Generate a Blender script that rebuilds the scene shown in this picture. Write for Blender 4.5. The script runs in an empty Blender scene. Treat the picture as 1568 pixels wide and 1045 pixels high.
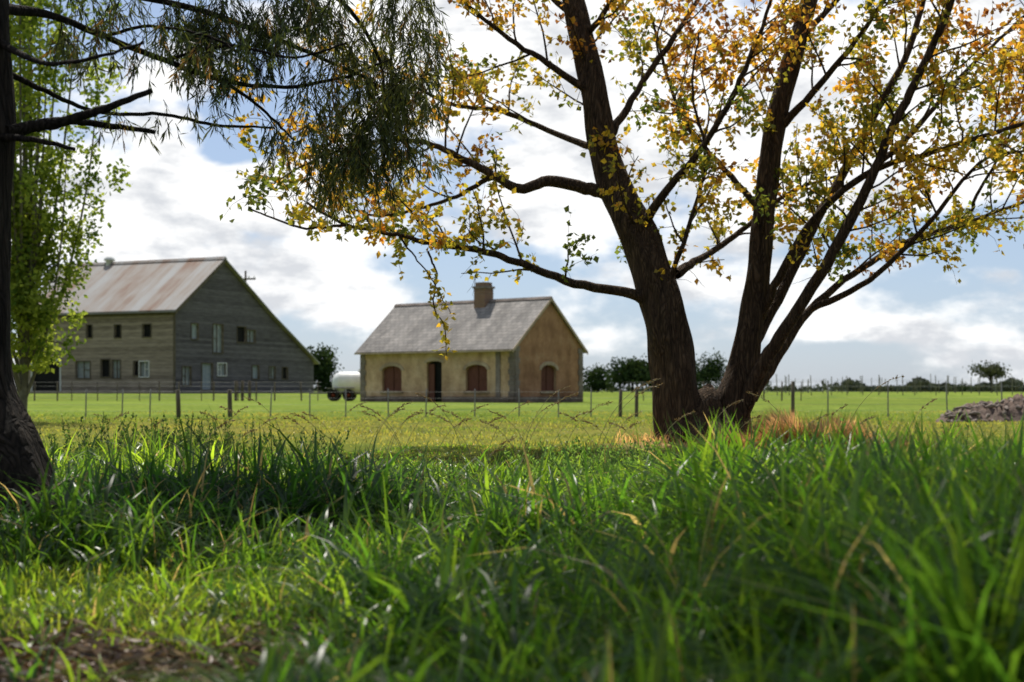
import bpy, math, random
import numpy as np
from mathutils import Vector
rng=np.random.default_rng(7); random.seed(7)
sc=bpy.context.scene
F=2178.0; H=0.65
def W(px,py,d): return np.array([(px-784)/F*d, d, H+(598-py)/F*d])
def sm(a,b,x):
    t=np.clip((np.asarray(x,float)-a)/(b-a),0,1); return t*t*(3-2*t)
# ---------------- helpers -----------------
def link(o,parent=None):
    sc.collection.objects.link(o)
    if parent: o.parent=parent
    return o
def empty(name,loc=(0,0,0),rot=0):
    e=bpy.data.objects.new(name,None); e.location=loc; e.rotation_euler=(0,0,rot); e.empty_display_size=.5
    return link(e)
def np_mesh(name,V,Fs,mat,col=None,smooth=False,parent=None):
    me=bpy.data.meshes.new(name)
    V=np.asarray(V,dtype=np.float32)
    me.vertices.add(len(V)); me.vertices.foreach_set("co",V.ravel())
    loops=np.concatenate([f.ravel() for f in Fs]).astype(np.int32)
    tot=np.concatenate([np.full(len(f),f.shape[1]) for f in Fs]).astype(np.int32)
    st=np.concatenate([[0],np.cumsum(tot)[:-1]]).astype(np.int32)
    me.loops.add(len(loops)); me.loops.foreach_set("vertex_index",loops)
    me.polygons.add(len(tot)); me.polygons.foreach_set("loop_start",st)
    try: me.polygons.foreach_set("loop_total",tot)
    except Exception: pass
    if smooth: me.polygons.foreach_set("use_smooth",np.ones(len(tot),dtype=bool))
    me.update(calc_edges=True)
    if col is not None:
        a=me.color_attributes.new("Col",'FLOAT_COLOR','POINT')
        c=np.ones((len(V),4),dtype=np.float32); c[:,:3]=col
        a.data.foreach_set("color",c.ravel())
    me.materials.append(mat)
    o=bpy.data.objects.new(name,me); return link(o,parent)
class NB:
    def __init__(s): s.V=[];s.Q=[];s.n=0
    def tube(s,P,R,k=6,ridge=0.,seed=0):
        P=np.asarray(P,float);R=np.asarray(R,float)
        T=np.gradient(P,axis=0);T/=np.linalg.norm(T,axis=1)[:,None]+1e-9
        ref=np.array([.13,1,.05]);
        if abs(T[0]@ref)>.85: ref=np.array([1,.1,.1])
        A=np.cross(T,ref);A/=np.linalg.norm(A,axis=1)[:,None]+1e-9
        Bn=np.cross(T,A)
        th=np.arange(k)/k*2*math.pi
        m=len(P)
        rr=R[:,None]*np.ones(k)[None]
        if ridge>0:
            L=np.cumsum(np.r_[0,np.linalg.norm(np.diff(P,axis=0),axis=1)])[:,None]
            t=th[None]
            rr=rr*(1+ridge*(np.sin(t*7+seed+np.sin(L*3)*1.2)*.5+np.sin(t*11+2*seed+L*1.7)*.5+np.sin(t*3+L*5+seed)*.7+.6*np.sin(t*2-L*9)))
        V=P[:,None]+rr[:,:,None]*(A[:,None]*np.cos(th)[None,:,None]+Bn[:,None]*np.sin(th)[None,:,None])
        s.V.append(V.reshape(-1,3))
        i=np.arange(m-1)[:,None]*k; j=np.arange(k)[None]; j2=(j+1)%k
        q=np.stack([i+j,i+j2,i+k+j2,i+k+j],-1).reshape(-1,4)+s.n
        s.Q.append(q); s.n+=m*k
    def obj(s,name,mat,parent=None):
        return np_mesh(name,np.concatenate(s.V),[np.concatenate(s.Q)],mat,smooth=True,parent=parent)
def crom(P,n):
    P=np.asarray(P,float);K=len(P)
    Q=np.vstack([2*P[0]-P[1],P,2*P[-1]-P[-2]])
    out=[]
    for i in range(K-1):
        p0,p1,p2,p3=Q[i:i+4]
        for t in np.arange(n)/n:
            out.append(.5*((2*p1)+(-p0+p2)*t+(2*p0-5*p1+4*p2-p3)*t*t+(-p0+3*p1-3*p2+p3)*t**3))
    out.append(P[-1]); return np.array(out)
def unit(v): return v/(np.linalg.norm(v,axis=-1,keepdims=True)+1e-9)
def leaves(name,P,D,L,Wd,col,mat,parent=None,fold=.15,mid=.42):
    P=np.asarray(P);D=unit(np.asarray(D));n=len(P)
    L=np.asarray(L)*np.ones(n);Wd=np.asarray(Wd)*np.ones(n)
    S=unit(np.cross(D,rng.normal(size=(n,3)))); N=np.cross(D,S)
    a=P; b=P+D*(L*mid)[:,None]+S*(Wd/2)[:,None]+N*(fold*Wd)[:,None]
    c=P+D*L[:,None]; d=P+D*(L*mid)[:,None]-S*(Wd/2)[:,None]+N*(fold*Wd)[:,None]
    V=np.stack([a,b,c,d],1).reshape(-1,3)
    i=np.arange(n)[:,None]*4
    T=np.concatenate([i+np.array([[0,1,2]]),i+np.array([[0,2,3]])])
    return np_mesh(name,V,[T],mat,col=np.repeat(col,4,axis=0),parent=parent)
# ---------------- materials ----------------
def newmat(name):
    m=bpy.data.materials.new(name);m.use_nodes=True;nt=m.node_tree
    return m,nt,nt.nodes["Principled BSDF"]
def N(nt,t,**k):
    n=nt.nodes.new(t)
    for a,b in k.items(): setattr(n,a,b)
    return n
def ramp(nt,fac,stops):
    r=N(nt,"ShaderNodeValToRGB");e=r.color_ramp.elements
    while len(e)<len(stops): e.new(.5)
    for i,(p,c) in enumerate(stops): e[i].position=p;e[i].color=(*c,1)
    nt.links.new(fac,r.inputs[0]);return r.outputs[0]
def math_(nt,op,a,b=None,c=None):
    n=N(nt,"ShaderNodeMath",operation=op)
    for i,v in enumerate((a,b,c)):
        if v is None: continue
        if isinstance(v,(int,float)): n.inputs[i].default_value=v
        else: nt.links.new(v,n.inputs[i])
    return n.outputs[0]
def objco(nt,scale=(1,1,1)):
    t=N(nt,"ShaderNodeTexCoord");mp=N(nt,"ShaderNodeMapping");mp.inputs["Scale"].default_value=scale
    nt.links.new(t.outputs["Object"],mp.inputs[0]);return mp.outputs[0]
def noise(nt,co,s,d=5,r=.6):
    n=N(nt,"ShaderNodeTexNoise");n.inputs["Scale"].default_value=s;n.inputs["Detail"].default_value=d;n.inputs["Roughness"].default_value=r
    nt.links.new(co,n.inputs["Vector"]);return n.outputs["Fac"]
def mix(nt,f,a,b,bt='MIX'):
    n=N(nt,"ShaderNodeMix",data_type='RGBA',blend_type=bt)
    for i,v in ((0,f),(6,a),(7,b)):
        if isinstance(v,(int,float)): n.inputs[i].default_value=v
        elif isinstance(v,tuple): n.inputs[i].default_value=(*v,1)
        else: nt.links.new(v,n.inputs[i])
    return n.outputs[2]
def bump(nt,b,h,s=.5,d=.02):
    n=N(nt,"ShaderNodeBump");n.inputs["Strength"].default_value=s;n.inputs["Distance"].default_value=d
    nt.links.new(h,n.inputs["Height"]);nt.links.new(n.outputs[0],b.inputs["Normal"])
def simple(name,c1,c2,s=4,rough=.85,bs=.4,bd=.01,scale=(1,1,1),d=6):
    m,nt,b=newmat(name);co=objco(nt,scale);f=noise(nt,co,s,d)
    nt.links.new(ramp(nt,f,[(.3,c1),(.7,c2)]),b.inputs["Base Color"]);b.inputs["Roughness"].default_value=rough
    b.inputs["Specular IOR Level"].default_value=.2
    bump(nt,b,f,bs,bd);return m
def foliage(name,tr=.5,gl=.06,boost=1.7,rough=.35):
    m=bpy.data.materials.new(name);m.use_nodes=True;nt=m.node_tree;nt.nodes.clear()
    out=N(nt,"ShaderNodeOutputMaterial");at=N(nt,"ShaderNodeAttribute",attribute_name="Col")
    df=N(nt,"ShaderNodeBsdfDiffuse");tl=N(nt,"ShaderNodeBsdfTranslucent")
    nt.links.new(at.outputs["Color"],df.inputs[0])
    nt.links.new(mix(nt,1.0,at.outputs["Color"],(boost*1.15,boost,boost*.6),'MULTIPLY'),tl.inputs[0])
    m1=N(nt,"ShaderNodeMixShader");m1.inputs[0].default_value=tr
    nt.links.new(df.outputs[0],m1.inputs[1]);nt.links.new(tl.outputs[0],m1.inputs[2])
    last=m1
    if gl>0:
        g=N(nt,"ShaderNodeBsdfGlossy");g.inputs["Roughness"].default_value=rough
        m2=N(nt,"ShaderNodeMixShader");m2.inputs[0].default_value=gl
        nt.links.new(m1.outputs[0],m2.inputs[1]);nt.links.new(g.outputs[0],m2.inputs[2]);last=m2
    nt.links.new(last.outputs[0],out.inputs[0]);return m
M_grass=foliage("grass_blade",.62,.035,3.3,.34)
M_leafA=foliage("autumn_leaf",.6,.02,1.55)
M_leafW=foliage("eucalyptus_leaf",.4,.03,1.5)
M_leafP=foliage("poplar_leaf",.5,.0,1.8)
M_leafD=foliage("distant_leaf",.2,.0,1.2)
M_litter=foliage("dry_leaf",.2,.02,1.2)
def barkmat(name,c1,c2):
    m,nt,b=newmat(name);co=objco(nt,(1,1,.16))
    f=noise(nt,co,17,8,.7);v=N(nt,"ShaderNodeTexVoronoi",feature='DISTANCE_TO_EDGE');v.inputs["Scale"].default_value=22
    wv=N(nt,"ShaderNodeVectorMath",operation='ADD');
    cn=N(nt,"ShaderNodeTexNoise");cn.inputs["Scale"].default_value=9;nt.links.new(co,cn.inputs["Vector"])
    sc_=N(nt,"ShaderNodeVectorMath",operation='SCALE');sc_.inputs["Scale"].default_value=.25;nt.links.new(cn.outputs["Color"],sc_.inputs[0])
    nt.links.new(co,wv.inputs[0]);nt.links.new(sc_.outputs[0],wv.inputs[1]);nt.links.new(wv.outputs[0],v.inputs["Vector"])
    h=math_(nt,'ADD',math_(nt,'MULTIPLY',v.outputs["Distance"],1.1),math_(nt,'MULTIPLY',f,.8))
    nt.links.new(ramp(nt,h,[(.3,c1),(.8,c2)]),b.inputs["Base Color"]);b.inputs["Roughness"].default_value=.9
    b.inputs["Specular IOR Level"].default_value=.15
    bump(nt,b,h,1.0,.05);return m
M_bark=barkmat("tree_bark",(.022,.014,.009),(.14,.09,.052))
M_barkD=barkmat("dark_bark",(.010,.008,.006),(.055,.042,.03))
M_barkP=simple("pale_bark",(.09,.085,.06),(.2,.19,.13),8)
M_post=simple("weathered_post",(.05,.04,.03),(.17,.14,.1),9,scale=(1,1,.2))
M_steel=simple("steel_post",(.12,.11,.1),(.28,.27,.25),10,.6)
M_wire=simple("fence_wire",(.2,.2,.19),(.3,.3,.29),10,.5)
# ---------------- terrain -----------------
TX,TY=2.25,16.35
def terr(x,y):
    x=np.asarray(x,float);y=np.asarray(y,float)
    z=-.2*np.exp(-((y-45)/13)**2)+.4*sm(88,106,y)
    near=1-sm(20,60,y)
    z=z+near*.035*(np.sin(x*1.3+y*.7)*np.sin(y*1.1-x*.4)+.5*np.sin(x*3.1+1)*np.sin(y*2.7))
    z=z+.14*np.exp(-((x-TX)**2+(y-TY)**2)/1.3)
    z=z+.10*np.exp(-((x+1.35)/.9)**2-((y-6.3)/.7)**2)
    z=z+.05*np.exp(-((x+2.2)**2+(y-5.9)**2)/.5)
    z=z-.14*np.exp(-((y-12.9)/.9)**2)*(1-sm(1,3,np.abs(x-.6)))
    return z
t=np.linspace(-1,1,321);xs=np.sinh(t*7.5)/np.sinh(7.5)*4000
ys=np.concatenate([np.linspace(-30,1,15)[:-1],np.linspace(1,20,130)[:-1],np.linspace(20,120,140)[:-1],120*np.exp(np.linspace(0,math.log(50),50))])
X,Y=np.meshgrid(xs,ys);Z=terr(X,Y)
V=np.stack([X,Y,Z],-1).reshape(-1,3);nx=len(xs);ny=len(ys)
i=(np.arange(ny-1)[:,None]*nx+np.arange(nx-1)[None]).reshape(-1)
Q=np.stack([i,i+1,i+nx+1,i+nx],-1)
def mixc(a,b,f): return a*(1-f[...,None])+b*f[...,None]
C=np.zeros(X.shape+(3,));C[:]=(.03,.032,.014)
C=mixc(C,np.array([.12,.16,.034]),sm(12.8,17,Y))
C=mixc(C,np.array([.25,.22,.07]),np.exp(-((Y-26)/8)**2)*.55)
C=mixc(C,np.array([.165,.225,.05]),sm(36,52,Y))
C=C*(1+.13*np.sin(X*.11+np.sin(Y*.09)*2)*np.sin(Y*.16+X*.03))[...,None]
dt=np.sqrt(((X-TX-.6)/1.7)**2+((Y-TY+.3)/1.6)**2)
C=mixc(C,np.array([.34,.24,.13]),1-sm(.7,1.3,dt))
C=mixc(C,np.array([.05,.035,.02]),np.exp(-((Y-40.5)/1.0)**2)*(1-sm(-7.5,-6.5,X))*sm(-16,-14,X)*.9)  # shadow streak painted into the ground colour as a dark strip
C=mixc(C,np.array([.045,.034,.024]),(1-sm(4.0,4.6,Y))*(1-sm(-.9,-.5,X)))
m,nt,b=newmat("ground_grass")
at=N(nt,"ShaderNodeAttribute",attribute_name="Col");co=objco(nt)
f1=noise(nt,co,.35,4);f2=noise(nt,objco(nt,(1,.25,1)),6,8,.7)
c=mix(nt,1.0,at.outputs["Color"],ramp(nt,f1,[(.3,(.72,.8,.8)),(.7,(1.28,1.12,1.1))]),'MULTIPLY')
c=mix(nt,1.0,c,ramp(nt,f2,[(.3,(.6,.65,.55)),(.7,(1.35,1.3,1.2))]),'MULTIPLY')
nt.links.new(c,b.inputs["Base Color"]);b.inputs["Roughness"].default_value=1;b.inputs["Specular IOR Level"].default_value=0
bump(nt,b,f2,.5,.05)
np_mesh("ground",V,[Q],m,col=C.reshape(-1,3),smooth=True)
# ---------------- grass -----------------
def blades(name,x,y,h,w,az,bend,col,segs=4,z=None,parent=None,twist=.6):
    n=len(x);z=terr(x,y)-.01 if z is None else z
    t=np.linspace(0,1,segs+1)
    lat=(bend*h)[:,None]*(t**1.9)[None]
    zz=h[:,None]*(t[None]-(.45*bend)[:,None]*(t**2.8)[None])
    dx=np.cos(az);dy=np.sin(az)
    cx=x[:,None]+dx[:,None]*lat;cy=y[:,None]+dy[:,None]*lat;cz=z[:,None]+zz
    tw=az+math.pi/2+rng.normal(0,twist,n)
    wx=np.cos(tw)[:,None];wy=np.sin(tw)[:,None]
    ww=(w/2)[:,None]*np.array([.65]+[max(0,(1-(q**2.2))) for q in t[1:]])[None]
    Lf=np.stack([cx-wx*ww,cy-wy*ww,cz],-1)[:,:segs];Rt=np.stack([cx+wx*ww,cy+wy*ww,cz],-1)[:,:segs]
    tip=np.stack([cx,cy,cz],-1)[:,segs:]
    V=np.concatenate([np.stack([Lf,Rt],2).reshape(n,-1,3),tip],1);k=2*segs+1
    base=np.arange(n)[:,None,None]*k
    q=np.array([[2*i,2*i+1,2*i+3,2*i+2] for i in range(segs-1)])[None]+base
    tr=np.array([[2*segs-2,2*segs-1,2*segs]])[None]+base
    g=np.concatenate([np.repeat(.85+.2*t[:segs],2),[1.1]])  # root shade painted in: blade colour darker at the base
    cc=(col[:,None]*g[None,:,None])
    return np_mesh(name,V.reshape(-1,3),[q.reshape(-1,4),tr.reshape(-1,3)],M_grass,col=cc.reshape(-1,3),parent=parent)
def lowf(x,y,s=1.,o=0.):
    return (np.sin(x*1.7*s+o+np.sin(y*1.3*s+o)*1.3)+np.sin(y*2.3*s-o*2+np.sin(x*1.1*s)*1.7)+.7*np.sin((x+y)*3.7*s+o))/2.7
def zone_height(x,y):
    h=.21-.06*sm(5,9,y)
    h=h+.34*sm(.35,1.1,x)*(1-sm(5.2,8.2,y))
    h=h+.12*np.exp(-((x+1.35)/.9)**2-((y-6.3)/.8)**2)
    h=h+.07*np.exp(-((x+2.6)/1.2)**2-((y-9.5)/1.6)**2)
    low=(1-sm(-.75,-.35,x))*(1-sm(4.6,5.3,y))
    h=h*(1-.5*low)
    h=h*(1+.5*lowf(x,y,1.,.4))
    h*=1-.76*sm(9.8,12.2,y)
    return h
nt_=8600
ty=2.15+13.8*rng.random(nt_)**.95;tx=(rng.random(nt_)*2-1)*(.42*ty+.7)
bare=(tx<-.58-.12*np.sin(ty*7))&(ty<3.80+.15*np.sin(tx*9))&(rng.random(nt_)<.85)
dead=(((tx-TX-.3)/1.5)**2+((ty-TY)/1.6)**2<1)&(rng.random(nt_)<.6)
keep=~(bare|dead|((tx+2.2)**2+(ty-5.85)**2<.09));tx=tx[keep];ty=ty[keep]
nb=rng.integers(6,20,len(tx));idx=np.repeat(np.arange(len(tx)),nb);n=len(idx)
tsz=rng.uniform(.45,1.75,len(tx));tcl=rng.normal(0,1,len(tx));taz=rng.uniform(0,2*math.pi,len(tx));twd=rng.uniform(.5,1.8,len(tx))
ra=np.abs(rng.normal(0,.042,n))*(1+ty[idx]*.06);an=rng.uniform(0,2*math.pi,n)
x=tx[idx]+ra*np.cos(an);y=ty[idx]+ra*np.sin(an)
h=zone_height(x,y)*tsz[idx]*rng.uniform(.5,1.3,n)
y=np.maximum(y,2.1)
h=np.minimum(h,.64)
az=np.where(rng.random(n)<.55,an,taz[idx])+rng.normal(0,.4,n)
bend=rng.uniform(.15,1.5,n)
w=rng.uniform(.006,.0125,n)*twd[idx]*(1+.03*y)*(h/.22)**.3
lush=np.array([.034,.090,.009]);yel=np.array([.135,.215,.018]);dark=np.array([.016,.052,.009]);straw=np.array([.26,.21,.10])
f=np.clip(.6*np.exp(-((y-8.6)/2.2)**2)+.45*(1-sm(-.75,-.35,x))*(1-sm(4.6,5.1,y))+.24*tcl[idx]+rng.normal(0,.15,n)+.35*sm(11,15,y)+.3*lowf(x,y,.7,2.),0,1)  # sunlit band and near-left sunlit strip painted in as yellower blades
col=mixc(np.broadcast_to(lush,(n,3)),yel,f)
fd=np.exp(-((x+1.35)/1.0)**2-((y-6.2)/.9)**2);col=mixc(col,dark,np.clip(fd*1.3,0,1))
st=(rng.random(n)<.05+.10*sm(10.5,14,y));col=np.where(st[:,None],straw*rng.uniform(.5,1.1,(n,1)),col)
col=col*rng.uniform(.65,1.3,(n,1))
mg=empty("meadow_grass")
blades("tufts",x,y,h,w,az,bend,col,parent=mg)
# taller broad arching blades
n=5800
y=2.6+8.2*rng.random(n)**.8;x=np.where(rng.random(n)<.45,rng.uniform(.1,1,n),rng.uniform(-1,1,n))*(.40*y+.4)
right=sm(.3,1.1,x)*(1-sm(5.5,9,y))
h=(.27+.30*right)*rng.uniform(.65,1.2,n)*(1-.4*sm(6,10,y));h=np.minimum(h,.68)
kp=~((x<-.35)&(y<5.2));x,y,h=x[kp],y[kp],h[kp];n=len(x)
col=mixc(np.broadcast_to(lush*1.1,(n,3)),yel,rng.random(n))*rng.uniform(.6,1.3,(n,1))
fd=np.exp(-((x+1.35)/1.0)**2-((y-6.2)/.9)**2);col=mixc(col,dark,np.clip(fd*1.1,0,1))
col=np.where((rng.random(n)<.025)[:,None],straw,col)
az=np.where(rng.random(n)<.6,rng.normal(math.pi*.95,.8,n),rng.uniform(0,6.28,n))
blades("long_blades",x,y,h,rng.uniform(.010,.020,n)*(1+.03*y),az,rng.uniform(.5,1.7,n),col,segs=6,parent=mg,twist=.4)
# short turf around the bare patch
n=10000
y=3.6+1.3*rng.random(n);x=-.45-1.8*rng.random(n)
kp=(y>3.85+.18*np.sin(x*9)+rng.normal(0,.12,n));x,y=x[kp],y[kp];n=len(x)
col=mixc(np.broadcast_to(np.array([.06,.115,.012]),(n,3)),np.array([.14,.175,.02]),rng.random(n))
blades("short_turf",x,y,rng.uniform(.04,.12,n),rng.uniform(.004,.009,n),rng.uniform(0,6.28,n),rng.uniform(.2,1.2,n),col,segs=3,parent=mg)
# short field grass
n=75000
y=13.0+40*rng.random(n)**1.5;x=(rng.random(n)*2-1)*(.42*y+1)
h=rng.uniform(.03,.075,n)*(1+.5*np.sin(x*.9)*np.sin(y*.5));w=rng.uniform(.01,.02,n)*(y/20)
dd=((x-TX-.6)/1.7)**2+((y-TY+.2)/1.5)**2
f=np.clip(.45+.5*np.sin(x*.5+y*.31)*np.sin(y*.23)+rng.normal(0,.3,n),0,1)
col=mixc(np.broadcast_to(np.array([.075,.12,.018]),(n,3)),np.array([.17,.16,.04]),f)
col=np.where((dd<1)[:,None],np.array([.30,.20,.11])*rng.uniform(.6,1.1,(n,1)),col)
h=np.where(dd<1,h*2.0,h)
blades("field_grass",x,y,h,w,rng.uniform(0,6.28,n),rng.uniform(.2,1,n),col,segs=2)
n=9000;a=rng.uniform(0,6.28,n);r=rng.random(n)**.6
x=TX+1.15+r*np.cos(a)*1.25;y=TY-.7+r*np.sin(a)*.55
hb=(.16+.26*np.exp(-((x-3.25)/.55)**2))*(1+.3*np.sin(x*9))
blades("dry_grass_tussock",x,y,hb*rng.uniform(.5,1.15,n),rng.uniform(.006,.012,n),a,rng.uniform(.2,1.1,n),np.array([.25,.155,.10])*rng.uniform(.45,1.15,(n,1)),segs=3)
# ------------ seed-head grass stalks -----------
SB=NB();sp=[];sd=[]
stalks=[(470,12,.62),(560,10.5,.66),(600,10,.7),(640,9.5,.58),(690,10.5,.72),(740,11,.64),(790,9,.55),(830,10,.68),(870,9.5,.74),(900,9.5,.76),(930,10,.72),(960,10.5,.62),(130,11,.6),(180,11,.56),(350,11,.58),(400,10,.6),(720,8,.5),(660,9,.6),(1290,9.5,.88),(1250,9,.5),(1420,8,.62),(1100,11,.6),(1010,9,.55),(300,9,.5),(520,9,.52),(610,11,.66),(1310,9,.6),(815,9.8,.7)]
for (px,d,hh) in stalks:
    for rep in range(2):
        x0=(px-784)/F*d+rng.normal(0,.12);y0=d+rng.normal(0,.3);hq=hh*rng.uniform(.75,1.03);a=rng.uniform(-.6,.6)+(0 if rng.random()<.75 else math.pi)
        t=np.linspace(0,1,12);lat=.55*hq*t**2.5
        P=np.stack([x0+np.cos(a)*lat,y0+np.sin(a)*lat,terr(x0,y0)+hq*(t*1.08-.14*t**6)],-1)
        SB.tube(P,np.linspace(.0024,.0012,12),4)
        for k in range(40):
            u=rng.uniform(.8,1);i0=min(10,int(u*11));pp=P[i0]+(P[i0+1]-P[i0])*(u*11-i0)
            sp.append(pp+rng.normal(0,.004,3));sd.append(unit(P[i0+1]-P[i0])+rng.normal(0,.35,3))
gs=SB.obj("seed_head_grass",simple("dry_stalk",(.2,.19,.07),(.34,.3,.14),5))
leaves("seeds",sp,sd,.018,.007,np.array([.30,.21,.11])*rng.uniform(.5,1.1,(len(sp),1)),M_litter,parent=gs)
# ------------ leafy weeds -------------
WB=NB();wp=[];wd=[];wc=[];wl=[]
for (px,d,cnt,rx,hh) in [(240,11.3,80,.75,.46),(315,11.2,46,.4,.46),(450,10.8,40,.6,.34),(930,9.6,80,.5,.31),(1000,10.2,46,.4,.30),(1130,10.2,56,.45,.24),(870,10.8,25,.4,.25),(1260,9,30,.5,.24),(1400,7.5,30,.5,.42),(560,10,16,.5,.22),(1060,7.5,36,.5,.27),(90,10.5,30,.5,.34),(700,9,20,.5,.2),(850,8,40,.5,.24)]:
    for k in range(cnt):
        x0=(px-784)/F*d+rng.normal(0,rx*.5);y0=d+rng.normal(0,.35);hq=hh*rng.uniform(.5,1.1)
        l=rng.normal(0,.09,2);t=np.linspace(0,1,6)
        P=np.stack([x0+l[0]*t**1.5,y0+l[1]*t**1.5,terr(x0,y0)+hq*t],-1);WB.tube(P,np.linspace(.003,.0012,6),4)
        g=rng.uniform(0,1)
        for j in range(34):
            u=rng.uniform(.2,1);a=rng.uniform(0,6.28);i0=min(4,int(u*5));pp=P[i0]+(P[i0+1]-P[i0])*(u*5-i0)
            wp.append(pp);wd.append(np.array([math.cos(a),math.sin(a),.5+.6*u]));wl.append(rng.uniform(.022,.05)*(1.25-.6*u))
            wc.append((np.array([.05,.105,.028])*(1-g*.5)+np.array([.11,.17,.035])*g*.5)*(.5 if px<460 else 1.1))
ws=WB.obj("leafy_weeds",simple("weed_stem",(.07,.1,.03),(.12,.15,.05),5))
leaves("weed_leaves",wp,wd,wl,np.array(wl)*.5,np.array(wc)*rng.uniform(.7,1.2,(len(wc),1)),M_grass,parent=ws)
# ------------ leaf litter --------------
n=7000;y=2.4+1.9*rng.random(n);x=-.40-rng.random(n)*1.8
a=rng.uniform(0,6.28,n)
D=np.stack([np.cos(a),np.sin(a),rng.normal(0,.3,n)],-1)
pal=np.array([[.14,.085,.055],[.28,.20,.15],[.07,.045,.035],[.42,.34,.28],[.18,.12,.07],[.05,.035,.028]])
leaves("leaf_litter",np.stack([x,y,terr(x,y)+rng.uniform(.003,.03,n)],-1),D,rng.uniform(.025,.08,n),rng.uniform(.006,.018,n),pal[rng.integers(0,6,n)],M_litter)
# ---------------- trees -----------------
def rnd_perp(t):
    v=rng.normal(size=3);v-=t*(v@t);return unit(v)
def branch(B,p,d,L,r,n=6,wig=.18,up=.0):
    P=[p];d=unit(d);seg=L/(n-1)
    for k in range(n-1):
        d=unit(d+rng.normal(0,wig,3)+np.array([0,0,up]));P.append(P[-1]+d*seg)
    P=np.array(P);B.tube(P,np.linspace(r,r*.35,n),5 if r>.012 else 4);return P
tree=empty("autumn_tree",(TX,TY,0))
off=np.array([TX,TY,0.])
B=NB();trunk=NB()
JIT=.006;RS=.62
def limb(pts,doff=None,ridge=0.,k=10,nn=6,bd=None):
    A=[]
    for q in pts:
        px,py,d,r=q;p=W(px,py,d);A.append([*p,r*(1 if ridge else RS)/F*d])
    A=crom(A,nn);A[:,3]=np.maximum(A[:,3],.004 if ridge or RS>.6 else .002)
    if ridge==0: A[1:-1,:3]+=rng.normal(0,JIT,(len(A)-2,3))
    (bd or B).tube(A[:,:3]-off,A[:,3],k,ridge,seed=pts[0][0]);return A
L1=limb([(1040,705,16.3,62),(1041,680,16.3,47),(1038,640,16.3,38),(1030,560,16.3,34),(1014,470,16.3,32),(985,380,16.4,29),(948,300,16.5,26),(922,220,16.6,22),(908,130,16.6,20),(888,50,16.7,18),(865,-60,16.8,15),(840,-160,17,10),(830,-260,17,5)],ridge=.06,k=36,nn=12,bd=trunk)
L2=limb([(1112,708,16.5,58),(1115,680,16.5,40),(1120,620,16.5,29),(1140,550,16.5,22),(1157,450,16.5,19),(1168,350,16.5,17),(1182,220,16.6,16),(1205,120,16.6,15),(1240,0,16.6,12),(1270,-100,16.7,9),(1300,-200,16.8,5)],ridge=.06,k=30,nn=12,bd=trunk)
limb([(1078,712,16.1,55),(1076,690,16.1,40),(1078,650,16.2,30),(1082,620,16.3,24),(1085,600,16.4,14),(1086,588,16.4,3)],ridge=.09,k=26,nn=10,bd=trunk)
for (a,b,c) in [(990,17.0,16),(1010,15.7,20),(1150,15.8,18),(1175,16.9,16),(1060,15.5,18),(1110,15.5,18)]:
    limb([(1075+(a-1075)*.3,640,16.3,20),(1075+(a-1075)*.6,672,(16.3+b)/2,c),(a,697,b,c*.6),(a+(a-1075)*.5,712,b+(b-16.3)*.5,5)],ridge=.05,k=12,bd=trunk)
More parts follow.
